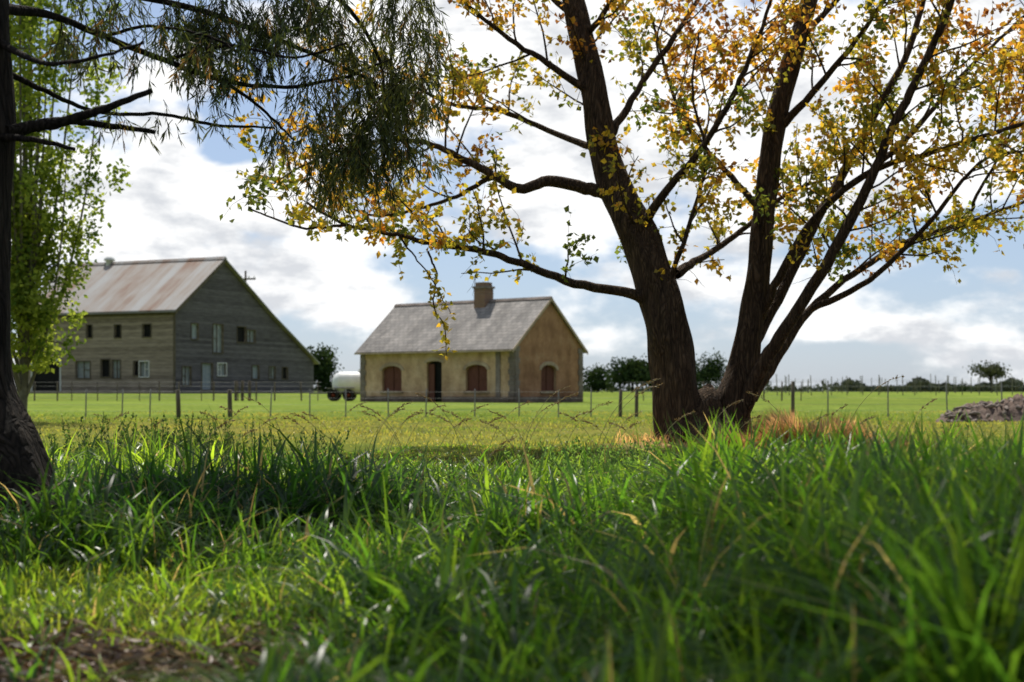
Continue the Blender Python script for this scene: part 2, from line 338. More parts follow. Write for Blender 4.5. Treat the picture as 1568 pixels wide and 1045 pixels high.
limbs=[
 [(1132,640,16.4,22),(1165,565,16.2,19),(1212,490,16.0,15),(1275,388,15.8,14),(1325,292,15.6,12),(1365,200,15.5,11),(1410,108,15.4,10),(1458,0,15.3,8),(1490,-90,15.2,5)],
 [(1150,610,16.4,18),(1185,555,16.6,13),(1240,475,16.8,10),(1320,410,17,8),(1390,370,17.2,7),(1470,345,17.4,5),(1568,310,17.6,4),(1660,290,17.8,2)],
 [(1158,500,16.5,12),(1200,410,16.2,10),(1256,325,16,9),(1335,262,15.8,8),(1430,232,15.6,6),(1568,190,15.4,5),(1680,150,15.2,2)],
 [(1142,550,16.5,16),(1200,440,16.8,13),(1252,335,17.1,12),(1300,250,17.3,11),(1345,165,17.4,10),(1392,75,17.5,8),(1430,-60,17.7,6)],
 [(1005,472,16.3,20),(965,450,16.2,13),(880,434,16,11),(800,405,15.8,9),(740,385,15.6,8),(660,372,15.5,6.5),(600,358,15.4,5),(530,345,15.3,4),(470,310,15.2,2.5)],
 [(940,300,16.5,20),(905,290,16.5,16),(840,278,16.4,14),(795,290,16.3,12),(755,268,16.3,10),(700,240,16.2,8),(640,215,16.1,6),(560,220,16,4),(470,250,15.9,3),(410,290,15.8,2)],
 [(975,360,16.4,14),(1020,292,16.1,10),(1072,230,15.8,8),(1120,150,15.5,7),(1160,60,15.3,5),(1200,-60,15.1,3)],
 [(1035,420,16.4,14),(1070,398,16.8,9),(1125,362,17.2,7),(1200,300,17.6,5),(1280,270,18,3)],
 [(912,150,16.6,11),(850,105,16.4,8),(780,60,16.2,6),(720,10,16,4.5),(660,-50,15.9,3)],
 [(930,215,16.6,12),(975,140,16.8,8),(1030,60,17,7),(1080,-20,17.2,5),(1130,-90,17.4,3)],
 [(918,230,16.6,10),(850,205,17,7),(765,170,17.3,6),(690,160,17.5,4.5),(610,120,17.7,3),(540,90,17.8,2)],
 [(1190,200,16.6,11),(1255,130,16.3,8),(1320,50,16,6),(1380,-40,15.8,4)],
 [(1172,330,16.5,9),(1110,260,16.7,7),(1050,190,17,5),(1020,110,17.2,4),(1000,30,17.3,3)],
 [(1335,262,15.8,8),(1400,200,16.2,7),(1460,130,16.6,5),(1530,60,17,4),(1600,0,17.2,3)],
 [(895,60,16.7,9),(940,0,16.3,6),(1000,-70,16,4)],
 [(885,30,16.7,9),(820,-20,17,6),(740,-60,17.3,4),(650,-80,17.5,3)],
 [(1240,475,16.8,9),(1330,430,16.4,7),(1420,345,16.2,6),(1500,250,16,4),(1580,230,15.9,3)],
 [(530,345,15.3,4),(470,350,15.1,3),(420,335,15,2.4),(380,318,14.9,2)],
 [(755,268,16.3,7),(700,300,16.5,5),(640,320,16.6,4),(570,330,16.7,3),(500,300,16.8,2)],
 [(1225,60,16.6,9),(1290,-10,17,6),(1360,-90,17.3,4)],
 [(1480,345,17.4,5),(1500,290,17,4),(1540,220,16.8,3),(1570,120,16.6,2.5),(1590,30,16.5,2)],
 [(1010,470,16.3,8),(1060,330,16,5),(1080,240,15.8,4),(1060,140,15.7,3),(1070,50,15.6,2)],
]
LV=[]
minz=1.95
def spawn(A,spacing,L0,start=.3):
    P=A[:,:3];R=A[:,3];cum=np.r_[0,np.cumsum(np.linalg.norm(np.diff(P,axis=0),axis=1))];tot=cum[-1]
    s=tot*start
    while s<tot:
        i0=min(len(P)-2,np.searchsorted(cum,s)-1);i0=max(i0,0)
        p=P[i0];t=unit(P[i0+1]-P[i0]);r=min(R[i0]*.5,.014)
        d=t*.5+rnd_perp(t)*.9+np.array([0,0,.25])
        if p[2]<2.6: d[2]=abs(d[2])*.6+ .1
        L=L0*rng.uniform(.5,1.3)
        yield p,d,L,max(r,.005)
        s+=spacing*rng.uniform(.6,1.4)
def leafalong(P,cnt,hue):
    for k in range(cnt):
        u=rng.uniform(.15,1)*(len(P)-1);i0=min(len(P)-2,int(u));p=P[i0]+(P[i0+1]-P[i0])*(u-i0)
        if p[2]<minz and hue!=9: continue
        LV.append((p,np.r_[rng.normal(0,.8,2),rng.normal(-.45,.6)],hue))
def hue_at(p):
    px=784+F*p[0]/p[1];py=598-F*(p[2]-H)/p[1]
    return .42-.0011*(py-150)+.12*np.sin(px*.013)+.15*np.sin(p[0]*2.1+p[2]*1.7)+rng.normal(0,.2)
def fill(A,sp1,l1,start,dens=1.):
    for p,d,L,r in spawn(A,sp1,l1,start):
        P=branch(B,p-off,d,L,r,7,.13,.03)+off
        hu=hue_at(P[-1])
        leafalong(P[3:],int(9*dens),hu)
        m=int(L/.17)+1
        for k in range(m):
            i0=rng.integers(1,6);t=unit(P[i0+1]-P[i0])
            P2=branch(B,P[i0]-off,t*.6+rnd_perp(t)*.8+np.array([0,0,-.05]),rng.uniform(.2,.55),.0035,4,.25,-.02)+off
            h2=hu+rng.normal(0,.12)
            leafalong(P2,int(rng.integers(6,20)*dens),h2)
fill(L1[40:],.45,1.1,.1,.9);fill(L2[50:],.5,1.0,.1,.8)
for i_,l in enumerate(limbs):
    A=limb(l,k=8);fill(A,.20,1.0,.3 if i_ not in(1,2,16) else .4)
for hp in [[(655,385,15.5,3),(668,420,15.5,2.5),(664,465,15.5,2),(680,500,15.5,1.5),(684,545,15.5,1)],[(610,360,15.4,3),(640,400,15.4,2),(668,440,15.3,1.5),(690,480,15.3,1)]]:
    A=limb(hp,k=5);leafalong(A[6:,:3],45,9)
B.obj("branches",M_bark,tree);trunk.obj("trunk",M_bark,tree)
P=np.array([l[0] for l in LV])-off;D=np.array([l[1] for l in LV]);hu=np.array([l[2] for l in LV])
hu=np.where(hu==9,.35,hu)
P=P+rng.normal(0,.035,P.shape);hh=np.clip(hu+rng.normal(0,.15,len(hu)),0,1)
stops=np.array([0,.28,.55,.82,1.]);pc=np.array([[.12,.17,.035],[.33,.31,.04],[.56,.40,.05],[.52,.27,.045],[.24,.11,.04]])
col=np.stack([np.interp(hh,stops,pc[:,j]) for j in range(3)],-1)*rng.uniform(.65,1.15,(len(hh),1))
print("autumn leaves",len(P))
leaves("leaves",P,D,rng.uniform(.05,.10,len(P)),rng.uniform(.042,.078,len(P)),col,M_leafA,parent=tree,fold=.2)
# drooping foreground tree, left
wt=empty("eucalyptus_tree",(-2.2,5.85,0));off=np.array([-2.2,5.85,0.])
B=NB();T2=NB()
limb([(50,895,5.85,145),(38,850,5.85,108),(8,790,5.9,92),(-22,700,5.9,78),(-46,600,5.95,65),(-48,450,6,61),(-46,300,6,60),(-42,100,6.1,58),(-45,-150,6.2,50),(-30,-500,6.4,40),(60,-900,6.6,30),(150,-1200,6.8,15)],ridge=.06,k=36,nn=12,bd=T2)
JIT=.002;RS=.5
wl_=[
 [(-20,212,6,26),(40,196,6.05,20),(85,189,6.1,17),(125,178,6.1,14),(165,165,6.1,12),(232,139,6.15,8)],
 [(10,200,6,16),(90,186,6.2,12),(160,192,6.3,10),(238,203,6.35,7)],
 [(-10,210,6,14),(50,214,5.9,9),(115,229,5.9,6)],
 [(-10,100,6.1,12),(70,140,6.4,8),(150,172,6.7,6),(250,176,7,5.5),(330,192,7.2,5),(420,196,7.4,3)],
 [(-20,10,6.1,22),(70,22,6.5,13),(160,56,6.9,10),(250,92,7.2,9),(330,120,7.4,8),(420,134,7.6,6),(520,120,7.8,5),(600,90,7.9,3)],
 [(-10,-30,6.1,20),(150,-15,6.8,11),(300,14,7.4,10),(400,50,7.8,8),(480,84,8,6),(560,120,8.1,5),(620,160,8.2,3)],
 [(0,-60,6.1,20),(200,-90,7,12),(400,-60,7.8,9),(520,0,8.1,7),(580,90,8.2,5),(590,170,8.2,3)],
 [(-10,60,6.1,14),(60,95,5.8,8),(130,92,5.6,6),(220,66,5.5,4)],
 [(250,92,7.2,6),(350,70,7,5),(450,88,6.9,4),(530,66,6.8,3)],
 [(330,120,7.4,6),(380,150,7.4,5),(420,185,7.5,4),(450,215,7.5,3)],
 [(160,56,6.9,6),(230,40,6.8,5),(330,60,6.7,4),(400,110,6.7,3)],
 [(0,-250,6.3,24),(300,-350,7,18),(700,-380,7.5,12),(1100,-350,7.9,8),(1300,-330,8,4)],
 [(20,-500,6.4,24),(300,-750,6,18),(800,-850,5.8,12),(1200,-850,5.8,6)],
 [(0,-350,6.3,18),(100,-330,7.4,12),(270,-260,8.7,8)],
 [(0,-100,6.1,12),(200,-200,6.8,9),(450,-220,7.6,7),(620,-150,8,5),(700,-80,8.2,3)],
]
for l in wl_: limb(l,k=8)
SP=[];SD=[];SC=[];SL=[]
def strand(p,L,sparse=1.,big=1.,tone=None):
    d=unit(np.r_[rng.normal(0,.75,2),-.6]);n=7;P=[p]
    for k in range(n-1):
        d=unit(d+np.r_[rng.normal(0,.15,2),-.22]);P.append(P[-1]+d*L/(n-1))
    P=np.array(P);B.tube(P-off,np.linspace(.0022,.001,n)*big,3)
    m=int(L/.0115*sparse);u=rng.uniform(0,1,m)**.8*(n-1);i0=np.minimum(n-2,u.astype(int))
    pp=P[i0]+(P[i0+1]-P[i0])*(u-i0)[:,None]
    SP.append(pp-off);dd=unit(P[i0+1]-P[i0])+rng.normal(0,.5,(m,3))+np.array([0,0,-.25]);SD.append(dd)
    tone=rng.uniform(0,1) if tone is None else tone
    c=np.array([.04,.065,.018])*(1-tone)+np.array([.135,.15,.04])*tone
    if rng.random()<.05: c=np.array([.26,.16,.05])
    SC.append(c*rng.uniform(.6,1.4,(m,1)));SL.append(rng.uniform(.035,.08,m)*big)
def clump(px,py,d,sx,sy,cnt,L=(.12,.34),sp=1.,tone=None):
    ns=max(3,cnt//9)
    cen=[(px+rng.normal(0,sx),py+rng.normal(0,sy),d+rng.normal(0,.3)) for _ in range(ns)]
    for k in range(cnt):
        c=cen[rng.integers(0,ns)]
        q=W(c[0]+rng.normal(0,10),c[1]+rng.normal(0,11),c[2]+rng.normal(0,.05))
        strand(q,rng.uniform(*L),sp,1.,None if tone is None else np.clip(tone+rng.normal(0,.25),0,1))
clump(575,140,8.1,40,55,330,tone=.4)
clump(545,235,8.1,30,26,170,(.1,.26),tone=.25)
clump(620,70,8.1,22,55,120,tone=.5)
clump(510,120,7.9,36,50,110,tone=.6)
clump(540,0,8,70,25,120,tone=.4)
clump(400,20,7.5,60,28,160,(.1,.26),tone=.3)
clump(310,20,7.2,50,26,180,(.1,.24),tone=.1)
clump(350,95,7.4,34,24,90,(.1,.2),tone=.1)
clump(200,15,6.8,70,25,60,(.1,.22),tone=.4)
clump(230,110,6.8,60,25,30,(.08,.2),tone=.4)
clump(60,40,6.4,50,40,22,(.1,.25),tone=.5)
clump(150,175,6.6,60,12,10,(.06,.14),tone=.6)
clump(300,182,7.1,60,8,16,(.06,.13),tone=.6)
clump(430,180,7.5,30,15,30,(.1,.26),tone=.7)
def shade_crown(cl,cnt):  # unseen overhead strands with oversized leaves, added to shade the near grass
    for k in range(cnt):
        cx,cy,cz,s=cl[rng.integers(0,len(cl))]
        q=np.array([cx,cy,cz])+rng.normal(0,s*.7,3)
        if q[2]-.9<H+.29*q[1]+.1: q[2]=H+.29*q[1]+1.0
        strand(q,rng.uniform(.4,.8),.40,2.3,.3)
shade_crown([(-.7,5.4,4.8,.45),(-.2,6.2,4.8,.45),(.6,6.5,4.8,.45),(.2,5.4,5.2,.5),(1.0,5.6,5.2,.45),(-.4,4.9,5.0,.45),(.9,6.6,4.6,.4),(1.5,5.8,5.1,.4),(-.5,6.8,4.6,.35)],1150)
shade_crown([(-2.1,8.7,4.0,.3),(-1.7,8.9,4.0,.28),(-1.5,8.3,4.1,.25)],330)  # out-of-view clusters aimed to drop shade on the left tufts
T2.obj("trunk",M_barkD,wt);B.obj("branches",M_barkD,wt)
SP=np.concatenate(SP);SD=np.concatenate(SD);SC=np.concatenate(SC);SL=np.concatenate(SL)
print("euc leaves",len(SP))
leaves("leaves",SP,SD,SL,SL*.12,SC,M_leafW,parent=wt,fold=.05)
# poplar at left behind
def leafy_tree(name,loc,stems,nl,size,pal,mat,bark,spread,zr):
    e=empty(name,loc);b=NB();P=[]
    for (pts,r) in stems:
        A=crom(np.array(pts,float),6);b.tube(A,np.linspace(r,r*.2,len(A)),7);P.append(A)
    A=np.concatenate(P);A=A[A[:,2]>zr]
    nc=max(12,nl//70);ci=A[rng.integers(0,len(A),nc)]+rng.normal(0,1,(nc,3))*np.array(spread)
    for k in range(0,nc,3):
        a0=A[np.argmin(((A-ci[k])**2).sum(1))]
        b.tube(np.array([a0,(a0+ci[k])/2+rng.normal(0,.03,3),ci[k]]),[.025,.015,.007],4)
    tone=rng.random(nc);id_=rng.integers(0,nc,nl)
    LP=ci[id_]+rng.normal(0,1,(nl,3))*np.array(spread)*.36
    c=mixc(np.broadcast_to(np.array(pal[0]),(nl,3)),np.array(pal[1]),np.clip(tone[id_]+rng.normal(0,.2,nl),0,1))
    LP[:,2]=np.maximum(LP[:,2],zr*.8)
    b.obj("trunk",bark,e)
    leaves("leaves",LP,rng.normal(size=(nl,3)),size*rng.uniform(.7,1.3,nl),size*.8,c,mat,parent=e)
st=[([(0,0,0),(.1,0,2),(.15,.1,5),(.2,0,11.5)],.10)]
for k in range(22):
    a=rng.uniform(0,6.28);s=rng.uniform(.4,1.75)
    st.append(([(0,0,.3+.15*k),(s*.5*math.cos(a),s*.5*math.sin(a),1.8+.2*k),(s*.85*math.cos(a),s*.85*math.sin(a),3.8+.3*k),(s*math.cos(a),s*math.sin(a),6+.35*k)],.045))
leafy_tree("poplar_tree",(-10.85,31.5,float(terr(-10.85,31.5))),st,20000,.12,[(.08,.14,.025),(.32,.40,.08)],M_leafP,M_barkP,(.36,.36,.5),1.45)
# distant trees
def dist_tree(px,d,wpx,toppx,n=900,pal=((.02,.04,.018),(.05,.08,.03)),name="distant_tree",basefrac=.1):
    x=(px-784)/F*d;zb=float(terr(x,d));w=wpx/F*d;h=H+(598-toppx)/F*d-zb
    e=empty(name,(x,d,zb));b=NB();b.tube([(0,0,-.1),(.1,0,h*.4),(0,0,h*.75)],[w*.03,w*.025,w*.01],6)
    nc=22;cc=[]
    for k in range(nc):
        u=rng.normal(size=3);u=u/np.linalg.norm(u)*rng.random()**.5
        cc.append([u[0]*w*.42,u[1]*w*.42,h*(basefrac+(1-basefrac)*.5)+u[2]*h*(1-basefrac)*.42])
    cc=np.array(cc)
    for q in cc[::3]: b.tube([(0,0,h*.3),q*np.array([.5,.5,.9]),q],[w*.012,w*.01,w*.004],4)
    i=rng.integers(0,nc,n);P=cc[i]+rng.normal(0,1,(n,3))*np.array([w,w,h*.8])*.12
    P[:,2]=np.maximum(P[:,2],.05)
    tone=rng.random(nc)[i]
    b.obj("trunk",M_barkD,e);leaves("leaves",P,rng.normal(size=(n,3)),w*.07,w*.06,mixc(np.broadcast_to(np.array(pal[0]),(n,3)),np.array(pal[1]),tone),M_leafD,parent=e)
dist_tree(488,150,66,530,3200,basefrac=.0);dist_tree(968,160,70,543,3200,basefrac=.0);dist_tree(915,170,50,560,2000,basefrac=.0);dist_tree(1085,165,54,540,2500,basefrac=.0);dist_tree(1010,180,44,570,1300,basefrac=0.)
dist_tree(1518,170,58,556,900,((.05,.065,.035),(.1,.11,.06)),basefrac=.5);dist_tree(1478,220,30,585,500)
n=9000;px=np.where(rng.random(n)<.7,rng.uniform(1290,1600,n),rng.uniform(-60,1290,n));d=rng.uniform(240,270,n)
x=(px-784)/F*d;hz=(.8+.8*np.sin(px*.05)+.5*np.sin(px*.13+1)).clip(.4)
leaves("distant_hedge",np.stack([x,d,.4+rng.random(n)*hz],-1),rng.normal(size=(n,3)),.9,.8,np.array([.06,.075,.055])*rng.uniform(.6,1.4,(n,1)),M_leafD)
# ---------------- mesh prims for buildings ----------------
import bmesh
def finish(bm,name,mat,parent):
    bmesh.ops.recalc_face_normals(bm,faces=bm.faces);me=bpy.data.meshes.new(name);bm.to_mesh(me);bm.free()
    me.materials.append(mat);return link(bpy.data.objects.new(name,me),parent)
def prism(name,pts,off,mat,parent=None):
    bm=bmesh.new();a=[bm.verts.new(p) for p in pts];b=[bm.verts.new(Vector(p)+Vector(off)) for p in pts];n=len(pts)
    bm.faces.new(a);bm.faces.new(b[::-1])
    for i in range(n): bm.faces.new((a[i],a[(i+1)%n],b[(i+1)%n],b[i]))
    return finish(bm,name,mat,parent)
def box(name,lo,hi,mat,parent=None,bev=0):
    bm=bmesh.new();bmesh.ops.create_cube(bm,size=1)
    for v in bm.verts: v.co=Vector([lo[i]+(v.co[i]+.5)*(hi[i]-lo[i]) for i in range(3)])
    if bev: bmesh.ops.bevel(bm,geom=bm.edges[:],offset=bev,segments=1,affect='EDGES')
    return finish(bm,name,mat,parent)
def cut(o,cutter):
    md=o.modifiers.new("b",'BOOLEAN');md.operation='DIFFERENCE';md.solver='EXACT';md.object=cutter
    bpy.context.view_layer.update();dg=bpy.context.evaluated_depsgraph_get()
    me=bpy.data.meshes.new_from_object(o.evaluated_get(dg));o.modifiers.clear();o.data=me
    bpy.data.objects.remove(cutter)
def openprof(c,w,z0,z1,arch,k=9):
    p=[(c-w/2,z0),(c+w/2,z0)]
    for i in range(k+1):
        a=math.pi*i/k;p.append((c+w/2*math.cos(a),z1+arch*math.sin(a)))
    return p
def on(face,pts,dep):
    return [((dep,p[0],p[1]) if face=='x' else (p[0],dep,p[1])) for p in pts]
def depv(face,d): return (d,0,0) if face=='x' else (0,d,0)
def plaster(name,c1,c2,c3):
    m,nt,b=newmat(name);f=noise(nt,objco(nt),1.1,8,.6);g=noise(nt,objco(nt,(1,1,.5)),1.6,6);k=noise(nt,objco(nt),9,6)
    c=ramp(nt,f,[(.3,c1),(.55,c2),(.75,c3)])
    c=mix(nt,1.0,c,ramp(nt,g,[(.35,(.74,.71,.68)),(.6,(1.05,1.03,1.02))]),'MULTIPLY')
    c=mix(nt,1.0,c,ramp(nt,k,[(.3,(.84,.82,.8)),(.6,(1.05,1.05,1.05))]),'MULTIPLY')
    s=N(nt,"ShaderNodeSeparateXYZ");nt.links.new(objco(nt),s.inputs[0])
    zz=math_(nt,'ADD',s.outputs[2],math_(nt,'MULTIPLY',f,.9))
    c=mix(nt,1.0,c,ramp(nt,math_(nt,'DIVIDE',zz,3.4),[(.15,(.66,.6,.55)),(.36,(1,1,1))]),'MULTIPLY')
    nt.links.new(c,b.inputs["Base Color"]);b.inputs["Roughness"].default_value=.95;b.inputs["Specular IOR Level"].default_value=.1
    bump(nt,b,k,.4,.02);return m
M_pl=plaster("cream_render",(.44,.29,.18),(.60,.43,.28),(.70,.54,.39))
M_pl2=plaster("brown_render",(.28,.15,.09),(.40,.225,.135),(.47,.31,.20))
M_trim=plaster("stone_trim",(.33,.25,.19),(.48,.38,.29),(.56,.47,.38))
M_quoin=plaster("bluestone",(.15,.13,.12),(.26,.22,.2),(.35,.30,.27))
M_shut=simple("red_brown_shutter",(.09,.035,.025),(.17,.07,.05),5,scale=(6,6,.5))
M_dark=simple("dark_interior",(.006,.006,.006),(.014,.013,.012),3)
M_white=simple("white_paint",(.55,.55,.52),(.75,.75,.72),4,.6)
M_blue=simple("faded_blue_paint",(.2,.24,.28),(.33,.36,.38),4,.7)
M_glass=simple("dusty_glass",(.16,.18,.19),(.3,.32,.33),3,.25)
def roofmat(name,cs,kind):
    m,nt,b=newmat(name);t=N(nt,"ShaderNodeTexCoord");s=N(nt,"ShaderNodeSeparateXYZ");nt.links.new(t.outputs["Object"],s.inputs[0])
    cb=N(nt,"ShaderNodeCombineXYZ");nt.links.new(s.outputs[1],cb.inputs[0]);nt.links.new(math_(nt,'MULTIPLY',s.outputs[2],1.5 if kind=='slate' else 1),cb.inputs[1])
    if kind=='slate':
        br=N(nt,"ShaderNodeTexBrick");br.inputs["Scale"].default_value=1;br.inputs["Brick Width"].default_value=.36;br.inputs["Row Height"].default_value=.26
        br.inputs["Mortar Size"].default_value=.012;br.inputs["Color1"].default_value=(*cs[0],1);br.inputs["Color2"].default_value=(*cs[1],1);br.inputs["Mortar"].default_value=(*cs[2],1)
        nt.links.new(cb.outputs[0],br.inputs[0]);c=br.outputs["Color"]
        g=noise(nt,objco(nt,(.4,1,.4)),1.4,7,.65);c=mix(nt,1.0,c,ramp(nt,g,[(.3,(.5,.48,.46)),(.7,(1.35,1.3,1.25))]),'MULTIPLY')
        nt.links.new(c,b.inputs["Base Color"]);bump(nt,b,br.outputs["Fac"],-.5,.02);b.inputs["Roughness"].default_value=.7
    else:
        g=noise(nt,objco(nt,(.25,1.6,.25)),.9,7,.65);g2=noise(nt,objco(nt,(1,1,1)),.35,3)
        fl=math_(nt,'FLOOR',math_(nt,'MULTIPLY',s.outputs[1],1.2));wn=N(nt,"ShaderNodeTexWhiteNoise",noise_dimensions='1D');nt.links.new(fl,wn.inputs["W"])
        v=math_(nt,'ADD',math_(nt,'ADD',math_(nt,'MULTIPLY',g,.55),math_(nt,'MULTIPLY',wn.outputs[0],.18)),math_(nt,'MULTIPLY',g2,.3))
        c=ramp(nt,v,[(.37,cs[0]),(.54,cs[1]),(.68,cs[2])])
        nt.links.new(c,b.inputs["Base Color"]);wv=math_(nt,'SINE',math_(nt,'MULTIPLY',s.outputs[1],60));bump(nt,b,wv,.6,.02);b.inputs["Roughness"].default_value=.6
        b.inputs["Metallic"].default_value=.1
    b.inputs["Specular IOR Level"].default_value=.25
    return m
M_slate=roofmat("slate_roof",[(.28,.26,.245),(.18,.17,.165),(.06,.055,.05)],'slate')
M_iron=roofmat("rusty_iron_roof",[(.32,.315,.31),(.27,.23,.20),(.19,.10,.06)],'iron')
def boards(name,c1,c2,step,axis=2):
    m,nt,b=newmat(name);t=N(nt,"ShaderNodeTexCoord");s=N(nt,"ShaderNodeSeparateXYZ");nt.links.new(t.outputs["Object"],s.inputs[0])
    q=math_(nt,'DIVIDE',s.outputs[axis],step);fr=math_(nt,'FRACT',q);wn=N(nt,"ShaderNodeTexWhiteNoise",noise_dimensions='1D');nt.links.new(math_(nt,'FLOOR',q),wn.inputs["W"])
    f=noise(nt,objco(nt,(.5,.5,3)),2.2,7);g=noise(nt,objco(nt),.4,4)
    v=math_(nt,'ADD',math_(nt,'MULTIPLY',f,.6),math_(nt,'ADD',math_(nt,'MULTIPLY',wn.outputs[0],.2),math_(nt,'MULTIPLY',g,.25)))
    c=ramp(nt,v,[(.35,c1),(.7,c2)])
    c=mix(nt,1.0,c,ramp(nt,fr,[(0,(.45,.45,.45)),(.12,(1,1,1))]),'MULTIPLY')
    nt.links.new(c,b.inputs["Base Color"]);b.inputs["Roughness"].default_value=.9;b.inputs["Specular IOR Level"].default_value=.15;bump(nt,b,fr,.6,.03);return m
M_bl=boards("weathered_boards",(.17,.135,.11),(.38,.31,.255),.28)
M_bg=boards("grey_shiplap",(.072,.064,.074),(.175,.16,.178),.22)
M_brick,nt,b=newmat("chimney_brick")
br=N(nt,"ShaderNodeTexBrick");t=N(nt,"ShaderNodeTexCoord");s=N(nt,"ShaderNodeSeparateXYZ");cb=N(nt,"ShaderNodeCombineXYZ");nt.links.new(t.outputs["Object"],s.inputs[0])
nt.links.new(math_(nt,'ADD',s.outputs[0],s.outputs[1]),cb.inputs[0]);nt.links.new(s.outputs[2],cb.inputs[1]);nt.links.new(cb.outputs[0],br.inputs[0])
br.inputs["Scale"].default_value=1;br.inputs["Brick Width"].default_value=.24;br.inputs["Row Height"].default_value=.085;br.inputs["Mortar Size"].default_value=.008
br.inputs["Color1"].default_value=(.28,.14,.075,1);br.inputs["Color2"].default_value=(.18,.095,.06,1);br.inputs["Mortar"].default_value=(.24,.21,.17,1)
nt.links.new(br.outputs["Color"],b.inputs["Base Color"]);b.inputs["Roughness"].default_value=.9
# ---------------- stone farmhouse ----------------
ho=empty("stone_farmhouse",(.14,75,0),math.atan2(.785,.62))
LW,GW,EV,PK=11.3,6.16,3.0,5.6
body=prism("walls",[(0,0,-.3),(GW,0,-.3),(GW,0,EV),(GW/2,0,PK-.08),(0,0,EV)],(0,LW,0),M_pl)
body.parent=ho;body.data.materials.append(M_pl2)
ops=[('x',2.62,1.5,.62,1.75,.28),('x',5.65,1.1,-.4,2.15,.12),('x',8.85,1.5,.62,1.75,.28),('y',3.0,1.35,.62,1.75,.28)]
for f,c,w,z0,z1,ar in ops:
    cu=prism("c",on(f,openprof(c,w,z0,z1,ar),-.2),depv(f,.45),M_dark);cu.parent=ho
    cut(body,cu)
    dp=.16 if z0>0 else .24
    pr=openprof(c,w-.01,z0+.005,z1,ar-.005)
    prism("shutter" if z0>0 else "doorway",on(f,pr,dp),depv(f,.05),M_shut if z0>0 else M_dark,ho)
    k=12
    for i in range(k):
        a0=math.pi*i/k;a1=math.pi*(i+1)/k
        q=[(c+(w/2+o)*math.cos(a),z1+(ar+o)*math.sin(a)) for a,o in((a0,.0),(a1,.0),(a1,.2),(a0,.2))]
        prism("arch_stone",on(f,q,-.035),depv(f,.034+.003*(i%2)),M_trim,ho)
    if z0>0:
        def bx(nm,a0,a1,b0,b1,d0,d1,mt):
            lo=(d0,a0,b0) if f=='x' else (a0,d0,b0);hi=(d1,a1,b1) if f=='x' else (a1,d1,b1);box(nm,lo,hi,mt,ho)
        bx("sill",c-w/2-.12,c+w/2+.12,z0-.13,z0-.01,-.08,.1,M_trim)
        bx("mullion",c-.03,c+.03,z0+.01,z1+ar*.9,.11,.155,M_shut);bx("rail",c-w/2+.02,c-.035,1.25,1.31,.12,.155,M_shut)
    else:
        box("door_leaf",(.12,c+.1,.0),(.17,c+w/2-.02,2.1),M_shut,ho)
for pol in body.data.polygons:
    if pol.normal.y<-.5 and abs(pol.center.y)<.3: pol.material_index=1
def quoin(f,c0,c1,nm="quoin"):
    z=.0;i=0
    while z<EV-.12:
        hh=.3;e=.09*(i%2)
        lo,hi=(c0,c1+e) if c0<1 else (c0-e,c1)
        if f=='x': box(nm,(-.045,lo,z),(-.002,hi,z+hh-.012),M_quoin,ho)
        else: box(nm,(lo,-.045,z),(hi,-.002,z+hh-.012),M_quoin,ho)
        z+=hh;i+=1
quoin('x',0.0,.32);quoin('x',LW-.35,LW);quoin('y',0.0,.32);quoin('y',GW-.35,GW)
box("pilaster",(-.06,.95,0),(-.003,1.25,EV-.1),M_quoin,ho)
box("plinth",(-.07,.33,-.2),(-.004,5.0,.3),M_quoin,ho);box("plinth",(-.07,6.3,-.2),(-.004,LW-.4,.3),M_quoin,ho);box("plinth",(.34,-.07,-.2),(GW-.36,-.004,.3),M_quoin,ho)
sl=(PK-EV)/(GW/2)
def slab(nm,x0,x1,zr,y0,y1,th,mat,sl_,xr,parent):
    z=lambda x: zr-abs(x-xr)*sl_
    return prism(nm,[(x0,y0,z(x0)),(x1,y0,z(x1)),(x1,y0,z(x1)+th),(x0,y0,z(x0)+th)],(0,y1-y0,0),mat,parent)
slab("roof",-.32,GW/2,PK,-.12,LW+.12,.10,M_slate,sl,GW/2,ho);slab("roof",GW/2+.001,GW+.32,PK,-.12,LW+.12,.10,M_slate,sl,GW/2,ho)
for s0,s1 in ((-.33,GW/2),(GW/2+.001,GW+.33)):
    slab("barge_board",s0,s1,PK-.08,-.16,-.123,.18,M_trim,sl,GW/2,ho)
prism("ridge_cap",[(GW/2-.16,-.14,PK+.02),(GW/2,-.14,PK+.17),(GW/2+.16,-.14,PK+.02)],(0,LW+.28,0),M_quoin,ho)
box("gutter",(-.42,-.1,2.70),(-.325,LW+.1,2.79),M_trim,ho)
cy=4.55
box("chimney_stack",(GW/2-.50,cy-.40,PK-.7),(GW/2+.25,cy+.40,6.38),M_brick,ho);box("chimney_band",(GW/2-.57,cy-.47,6.38),(GW/2+.32,cy+.47,6.50),M_quoin,ho);box("chimney_cap",(GW/2-.45,cy-.35,6.50),(GW/2+.20,cy+.35,6.72),M_brick,ho)
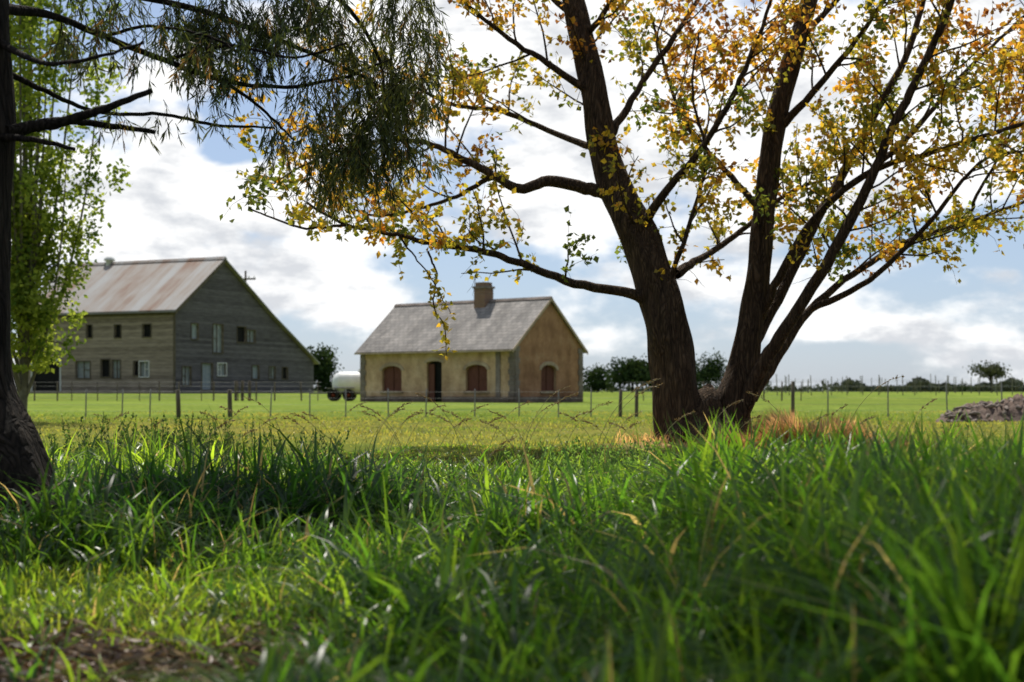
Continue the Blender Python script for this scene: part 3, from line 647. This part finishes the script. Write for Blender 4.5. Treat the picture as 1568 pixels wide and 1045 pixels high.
# ---------------- barn ----------------
zb=.4
ba=empty("weathered_barn",(-26.06,110,zb),math.atan2(.906,.42))
E0,PKb,E2=6.6,10.85,2.75
body=prism("walls",[(0,0,-.4),(19.6,0,-.4),(19.6,0,E2),(12.8,0,6.55),(6,0,PKb-.1),(0,0,E0)],(0,16,0),M_bl);body.parent=ba;body.data.materials.append(M_bg)
def S(px): k=(px-784)/F; return (-26.06-110*k)/(.906+.42*k)
def G(px): k=(px-784)/F; return (110*k+26.06)/(.42-.906*k)
def zx(s,py): d=110+.42*s; return H+(598-py)/F*d-zb
def zg(t,py): d=110+.906*t; return H+(598-py)/F*d-zb
wins=[]
for px0,px1,y0,y1,mt in [(133,141,498,517,M_dark),(176,185,498,517,M_dark),(219,231,497,516,M_dark),(117,138,554,579,M_glass),(155,168,551,577,M_dark),(172,184,552,579,M_glass),(205,212,554,575,M_dark),(214,228,554,577,M_glass),(50,92,553,599,M_dark)]:
    a,b_=S(px1),S(px0);c=(a+b_)/2;wins.append(('x',c,b_-a,zx(c,y1),zx(c,y0),mt))
for px0,px1,y0,y1,mt in [(293,303,496,519,M_blue),(326,341,497,540,M_glass),(363,376,501,524,M_dark),(378,390,506,524,M_glass),(279,292,562,590,M_glass),(309,325,557,597,M_blue),(333,346,557,575,M_glass),(386,396,560,580,M_blue),(412,421,562,580,M_glass),(432,440,563,580,M_dark)]:
    a,b_=G(px0),G(px1);c=(a+b_)/2;wins.append(('y',c,b_-a,zg(c,y1),zg(c,y0),mt))
for f,c,w,z0,z1,mt in wins:
    pr=[(c-w/2,z0),(c+w/2,z0),(c+w/2,z1),(c-w/2,z1)]
    cu=prism("c",on(f,pr,-.2),depv(f,.42),M_dark);cu.parent=ba;cut(body,cu)
    prq=[(c-w/2+.005,z0+.005),(c+w/2-.005,z0+.005),(c+w/2-.005,z1-.005),(c-w/2+.005,z1-.005)]
    prism("pane",on(f,prq,.14),depv(f,.04),mt,ba)
    def bx(nm,a0,a1,b0,b1,d0,d1,m_):
        lo=(d0,a0,b0) if f=='x' else (a0,d0,b0);hi=(d1,a1,b1) if f=='x' else (a1,d1,b1);box(nm,lo,hi,m_,ba)
    fm=M_white if w>1.8 or mt is M_glass and rng.random()<.35 else M_post
    e=.13 if w>1.8 else .07
    bx("frame",c-w/2-e,c-w/2,z0,z1,-.05,-.003,fm);bx("frame",c+w/2,c+w/2+e,z0,z1,-.05,-.003,fm);bx("lintel",c-w/2-e,c+w/2+e,z1,z1+e,-.05,-.003,fm)
    if w<1.8: bx("sill",c-w/2-e,c+w/2+e,z0-e,z0,-.08,-.003,fm)
    if mt is M_glass: bx("mullion",c-.025,c+.025,z0+.01,z1-.01,.08,.135,fm);bx("rail",c-w/2+.01,c-.03,(z0+z1)/2-.025,(z0+z1)/2+.025,.08,.135,fm)
for pol in body.data.polygons:
    if pol.normal.y<-.5 and abs(pol.center.y)<.3: pol.material_index=1
box("girt_board",(-.045,0.15,zx(0,482)),(-.003,16,zx(0,482)+.18),M_post,ba)
box("corner_board",(-.06,-.06,-.3),(-.003,.14,E0-.15),M_post,ba)
s1=(PKb-E0)/6
slab("roof",-.35,6,PKb,-.35,16.35,.12,M_iron,s1,6,ba)
prism("roof",[(6.001,-.35,PKb),(12.8,-.35,6.65),(12.8,-.35,6.77),(6.001,-.35,PKb+.12)],(0,16.7,0),M_iron,ba)
prism("roof",[(12.801,-.35,6.65),(20.1,-.35,2.6),(20.1,-.35,2.72),(12.801,-.35,6.77)],(0,16.7,0),M_iron,ba)
slab("barge_board",-.36,6,PKb-.2,-.39,-.355,.3,M_post,s1,6,ba)
prism("ridge_cap",[(5.75,-.36,PKb+.02),(6,-.36,PKb+.26),(6.25,-.36,PKb+.02)],(0,16.72,0),M_iron,ba)
box("gutter",(-.46,-.3,6.28),(-.355,16.3,6.38),M_steel,ba)
vb=NB();vb.tube([(6,11.6,PKb-.1),(6,11.6,PKb+.35),(6,11.6,PKb+.36),(6,11.6,PKb+.5),(6,11.6,PKb+.7),(6,11.6,PKb+.78)],[.3,.3,.48,.45,.25,.04],14);vb.obj("ventilator",M_white,ba)
# ---------------- tank trailer ----------------
tz=float(terr(-11,86));D0=86
tt=empty("tank_trailer",((508-784)/F*D0,D0,tz));tt.scale=(1.08,1.08,1.08);M_tank=simple("white_tank",(.66,.66,.64),(.8,.8,.78),3,.4,bs=.05)
tb=NB();tb.tube([(0.02,0,1.0),(.06,0,1.0),(.2,0,1.0),(.45,0,1.0),(.5,0,1.0),(3.3,0,1.0),(3.6,0,1.0),(3.8,0,1.0)],[.02,.3,.52,.63,.645,.645,.5,.02],26);tb.obj("tank",M_tank,tt)
tb=NB();tb.tube([(1.7,0,1.6),(1.7,0,1.75),(1.7,0,1.76),(1.7,0,1.8)],[.22,.22,.26,.02],14);tb.obj("hatch",M_tank,tt)
box("chassis",(-.3,-.4,.42),(3.8,.4,.5),M_steel,tt);box("hitch",(-1.2,-.06,.4),(-.3,.06,.48),M_steel,tt)
M_rub=simple("tyre_rubber",(.015,.015,.015),(.03,.03,.03),6);M_red=simple("red_hub",(.2,.04,.02),(.3,.07,.04),6)
for wx in (.15,1.0,2.9):
    for sy in (-.55,.55):
        w=NB();w.tube([(wx,sy-.12,.33),(wx,sy-.11,.33),(wx,sy-.09,.33),(wx,sy+.09,.33),(wx,sy+.11,.33),(wx,sy+.12,.33)],[.15,.28,.33,.33,.28,.15],20);w.obj("wheel",M_rub,tt)
        w=NB();w.tube([(wx,sy-.125,.33),(wx,sy,.33),(wx,sy+.125,.33)],[.01,.16,.01],12);w.obj("hub",M_red,tt)
box("fender",(-.2,-.7,.7),(1.35,-.42,.74),M_steel,tt)
# ---------------- fences ----------------
def post(B_,x,y,h,r,lean=0):
    z=float(terr(x,y));B_.tube([(x,y,z-.1),(x+lean*.5,y,z+h*.5),(x+lean,y,z+h-.01),(x+lean,y,z+h)],[r,r*.97,r*.93,.001],7)
def wires(B_,x0,y0,x1,y1,hs,n=40,r=.006):
    for h in hs:
        t=np.linspace(0,1,n);x=x0+(x1-x0)*t;y=y0+(y1-y0)*t;B_.tube(np.stack([x,y,terr(x,y)+h],-1),np.full(n,r),4)
fe=empty("post_and_wire_fence");wb=NB();sb=NB();wi=NB()
def fy(x): return 45+.02*x
for px in (276,354,950,975,1216):
    x=(px-784)/F*45;post(wb,x,fy(x),.88 if px<1200 else 1.15,.075 if px in(276,354) else .06,rng.normal(0,.02))
for px in (35,135,190,232,415,475,530,595,652,727,795,855,905,1140,1270,1363,1455,1540,-40,1620):
    x=(px-784)/F*45;post(sb,x,fy(x),.9 if px<1200 else 1.15,.022,rng.normal(0,.02))
wires(wi,-20,fy(-20),20,fy(20),(.2,.4,.6,.8),r=.0025)
wb.obj("wood_posts",M_post,fe);sb.obj("steel_posts",M_steel,fe);wi.obj("wires",M_wire,fe)
fe=empty("post_and_wire_fence");wb=NB();wi=NB()
for px in np.arange(-40,1250,31):
    x=(px+rng.normal(0,3)-784)/F*88
    if -11.8<x<7: continue
    post(wb,x,88,1.2,.05 if rng.random()<.6 else .03,rng.normal(0,.03))
for px in (362,372,383): x=(px-784)/F*88;post(wb,x,87.8,1.25,.1)
wires(wi,-34,88,-11.8,88,(.3,.6,.9,1.15),r=.006);wires(wi,7,88,20,88,(.3,.6,.9,1.15),r=.005)
wb.obj("wood_posts",M_post,fe);wi.obj("wires",M_wire,fe)
vy=empty("vineyard_trellis");vb=NB();wi=NB()
for r_ in range(4):
    yy=100+r_*14
    for px in np.arange(1165+r_*4,1640,26+r_*3): 
        x=(px+rng.normal(0,5)-784)/F*yy;post(vb,x,yy,1.4+rng.normal(0,.15),.032,rng.normal(0,.05))
    wires(wi,16*yy/100,yy,42*yy/100,yy,(.6,1.1),r=.004)
vb.obj("posts",M_barkP,vy);wi.obj("wires",M_wire,vy)
up=empty("utility_pole",((376-784)/F*150,150,.4));ub=NB();ub.tube([(0,0,0),(0,0,12.8),(0,0,12.9)],[.16,.11,.01],8);ub.obj("pole",M_post,up)
box("crossarm",(-1.1,-.18,11.9),(1.1,-.12,12.08),M_post,up)
for q in (-.95,-.4,.4,.95): box("insulator",(q-.05,-.2,12.081),(q+.05,-.1,12.3),M_white,up,.015)
# dirt mound / rubble at right
n1,n2=60,40;gx,gy=np.meshgrid(np.linspace(-1,1,n1),np.linspace(-1,1,n2));mx=(1570-784)/F*32
R=np.clip(1-(gx**2+gy**2),0,1);R=np.where(gx**2+gy**2>.97,0,R)
hz=.62*R**.7*(.75+.25*np.sin(gx*9+gy*5)*np.sin(gy*8-gx*3)+.12*rng.normal(size=gx.shape))
Xm=mx+gx*1.9;Ym=32.5+gy*1.2;Zm=terr(Xm,Ym)-.05+hz
i=(np.arange(n2-1)[:,None]*n1+np.arange(n1-1)[None]).reshape(-1)
mo=np_mesh("rubble_mound",np.stack([Xm,Ym,Zm],-1).reshape(-1,3),[np.stack([i,i+1,i+n1+1,i+n1],-1)],simple("dirt",(.05,.035,.028),(.2,.14,.11),7,bs=.8,bd=.05))
rb=NB()
for k in range(90):
    a,b_=rng.uniform(-.95,.8),rng.uniform(-.9,.6);x=mx+a*1.9;y=32.5+b_*1.2;z=float(terr(x,y))+.55*max(0,1-(a*a+b_*b_))**.7*.9
    d=unit(np.r_[rng.normal(0,1,2),rng.normal(0,.35)])*rng.uniform(.08,.3);rb.tube([np.array([x,y,z])-d*.5,np.array([x,y,z+.02]),np.array([x,y,z])+d*.5],[.02,.05*rng.uniform(.5,1.3),.02],6)
rb.obj("rubble",simple("rubble_stone",(.1,.08,.07),(.3,.24,.2),6),mo)
# ---------------- world / sun / camera ----------------
EL=math.radians(58);AZ=math.radians(-14)
sd_=Vector((math.sin(AZ)*math.cos(EL),math.cos(AZ)*math.cos(EL),math.sin(EL)))
w=bpy.data.worlds.new("World");sc.world=w;w.use_nodes=True;nt=w.node_tree;bg=nt.nodes["Background"]
try: w.cycles.sampling_method='MANUAL';w.cycles.sample_map_resolution=256
except Exception: pass
sky=N(nt,"ShaderNodeTexSky",sky_type='NISHITA');sky.sun_disc=False;sky.sun_elevation=EL;sky.sun_rotation=AZ%(2*math.pi);sky.air_density=1.0;sky.dust_density=.5;sky.ozone_density=3.
tc=N(nt,"ShaderNodeTexCoord");s=N(nt,"ShaderNodeSeparateXYZ");nt.links.new(tc.outputs["Generated"],s.inputs[0])
az=math_(nt,'ARCTAN2',s.outputs[0],s.outputs[1]);el=math_(nt,'ARCSINE',s.outputs[2])
mp=N(nt,"ShaderNodeMapping");mp.inputs["Scale"].default_value=(1,1,2.0);mp.inputs["Location"].default_value=(3.1,1.7,.4);nt.links.new(tc.outputs["Generated"],mp.inputs[0])
nz=noise(nt,mp.outputs[0],10,6,.55);nz2=noise(nt,mp.outputs[0],3.0,2,.5)
dens=math_(nt,'ADD',math_(nt,'MULTIPLY',nz,.95),math_(nt,'MULTIPLY',nz2,.2))
for px,py,sx,sy,wt_ in [(250,330,240,130,.25),(520,450,120,70,.26),(850,100,330,220,.32),(1300,130,350,160,.22),(1250,330,160,110,.10),(1510,430,90,28,.18),(1320,512,170,20,.18),(930,525,70,35,.12),(740,420,150,60,-.15),(1420,370,220,50,-.12),(430,150,70,60,-.14),(360,240,60,26,-.20),(1490,190,60,50,-.15)]:
    a0=math.atan((px-784)/F);e0=math.atan((598-py)/F)
    q=math_(nt,'ADD',math_(nt,'POWER',math_(nt,'ABSOLUTE',math_(nt,'MULTIPLY',math_(nt,'SUBTRACT',az,a0),F/sx)),2.0),math_(nt,'POWER',math_(nt,'ABSOLUTE',math_(nt,'MULTIPLY',math_(nt,'SUBTRACT',el,e0),F/sy)),2.0))
    dens=math_(nt,'ADD',dens,math_(nt,'MULTIPLY',math_(nt,'EXPONENT',math_(nt,'MULTIPLY',q,-1.0)),wt_))
mr=N(nt,"ShaderNodeMapRange",interpolation_type='SMOOTHSTEP');mr.inputs[1].default_value=.56;mr.inputs[2].default_value=.72;nt.links.new(dens,mr.inputs[0])
mp2=N(nt,"ShaderNodeMapping");mp2.inputs["Scale"].default_value=(1,1,2.4);mp2.inputs["Location"].default_value=(1.1,.7,.9);nt.links.new(tc.outputs["Generated"],mp2.inputs[0])
sh=noise(nt,mp2.outputs[0],12,6,.6)
cc=ramp(nt,sh,[(.38,(8.8,9.1,9.6)),(.52,(13.8,13.8,13.7))])
dp=N(nt,"ShaderNodeVectorMath",operation='DOT_PRODUCT');nt.links.new(tc.outputs["Generated"],dp.inputs[0]);dp.inputs[1].default_value=sd_
mr2=N(nt,"ShaderNodeMapRange");mr2.inputs[1].default_value=-.2;mr2.inputs[2].default_value=.45;mr2.inputs[3].default_value=.25;mr2.inputs[4].default_value=1.0;nt.links.new(dp.outputs["Value"],mr2.inputs[0])
cv=N(nt,"ShaderNodeVectorMath",operation='SCALE');nt.links.new(cc,cv.inputs[0]);nt.links.new(mr2.outputs[0],cv.inputs["Scale"])
haze=mix(nt,.45,sky.outputs[0],(7.6,9.0,10.6))
hz2=N(nt,"ShaderNodeVectorMath",operation='SCALE');nt.links.new(haze,hz2.inputs[0]);mr3=N(nt,"ShaderNodeMapRange");mr3.inputs[1].default_value=-.2;mr3.inputs[2].default_value=.45;mr3.inputs[3].default_value=.5;mr3.inputs[4].default_value=1.0;nt.links.new(dp.outputs["Value"],mr3.inputs[0]);nt.links.new(mr3.outputs[0],hz2.inputs["Scale"])
skc=mix(nt,1.0,hz2.outputs[0],(.97,1.0,1.10),'MULTIPLY')
c=mix(nt,mr.outputs[0],skc,cv.outputs[0]);nt.links.new(c,bg.inputs[0]);bg.inputs[1].default_value=.082
sl_=bpy.data.lights.new("sun",'SUN');sl_.energy=5;sl_.angle=math.radians(.5);sl_.color=(1,.95,.85);so=bpy.data.objects.new("sun",sl_);link(so)
so.rotation_euler=sd_.to_track_quat('Z','Y').to_euler();so.location=(0,0,30)
cd=bpy.data.cameras.new("camera");cd.lens=50;cd.sensor_width=36;cd.shift_y=75.5/1568;cd.clip_end=10000;cd.clip_start=.05
cd.dof.use_dof=True;cd.dof.focus_distance=9.5;cd.dof.aperture_fstop=3.2
co_=bpy.data.objects.new("camera",cd);link(co_);co_.location=(0,0,H);co_.rotation_euler=(math.radians(90),0,0);sc.camera=co_
sc.view_settings.view_transform='Standard'
try: sc.view_settings.look='None'
except Exception: pass
sc.view_settings.exposure=0
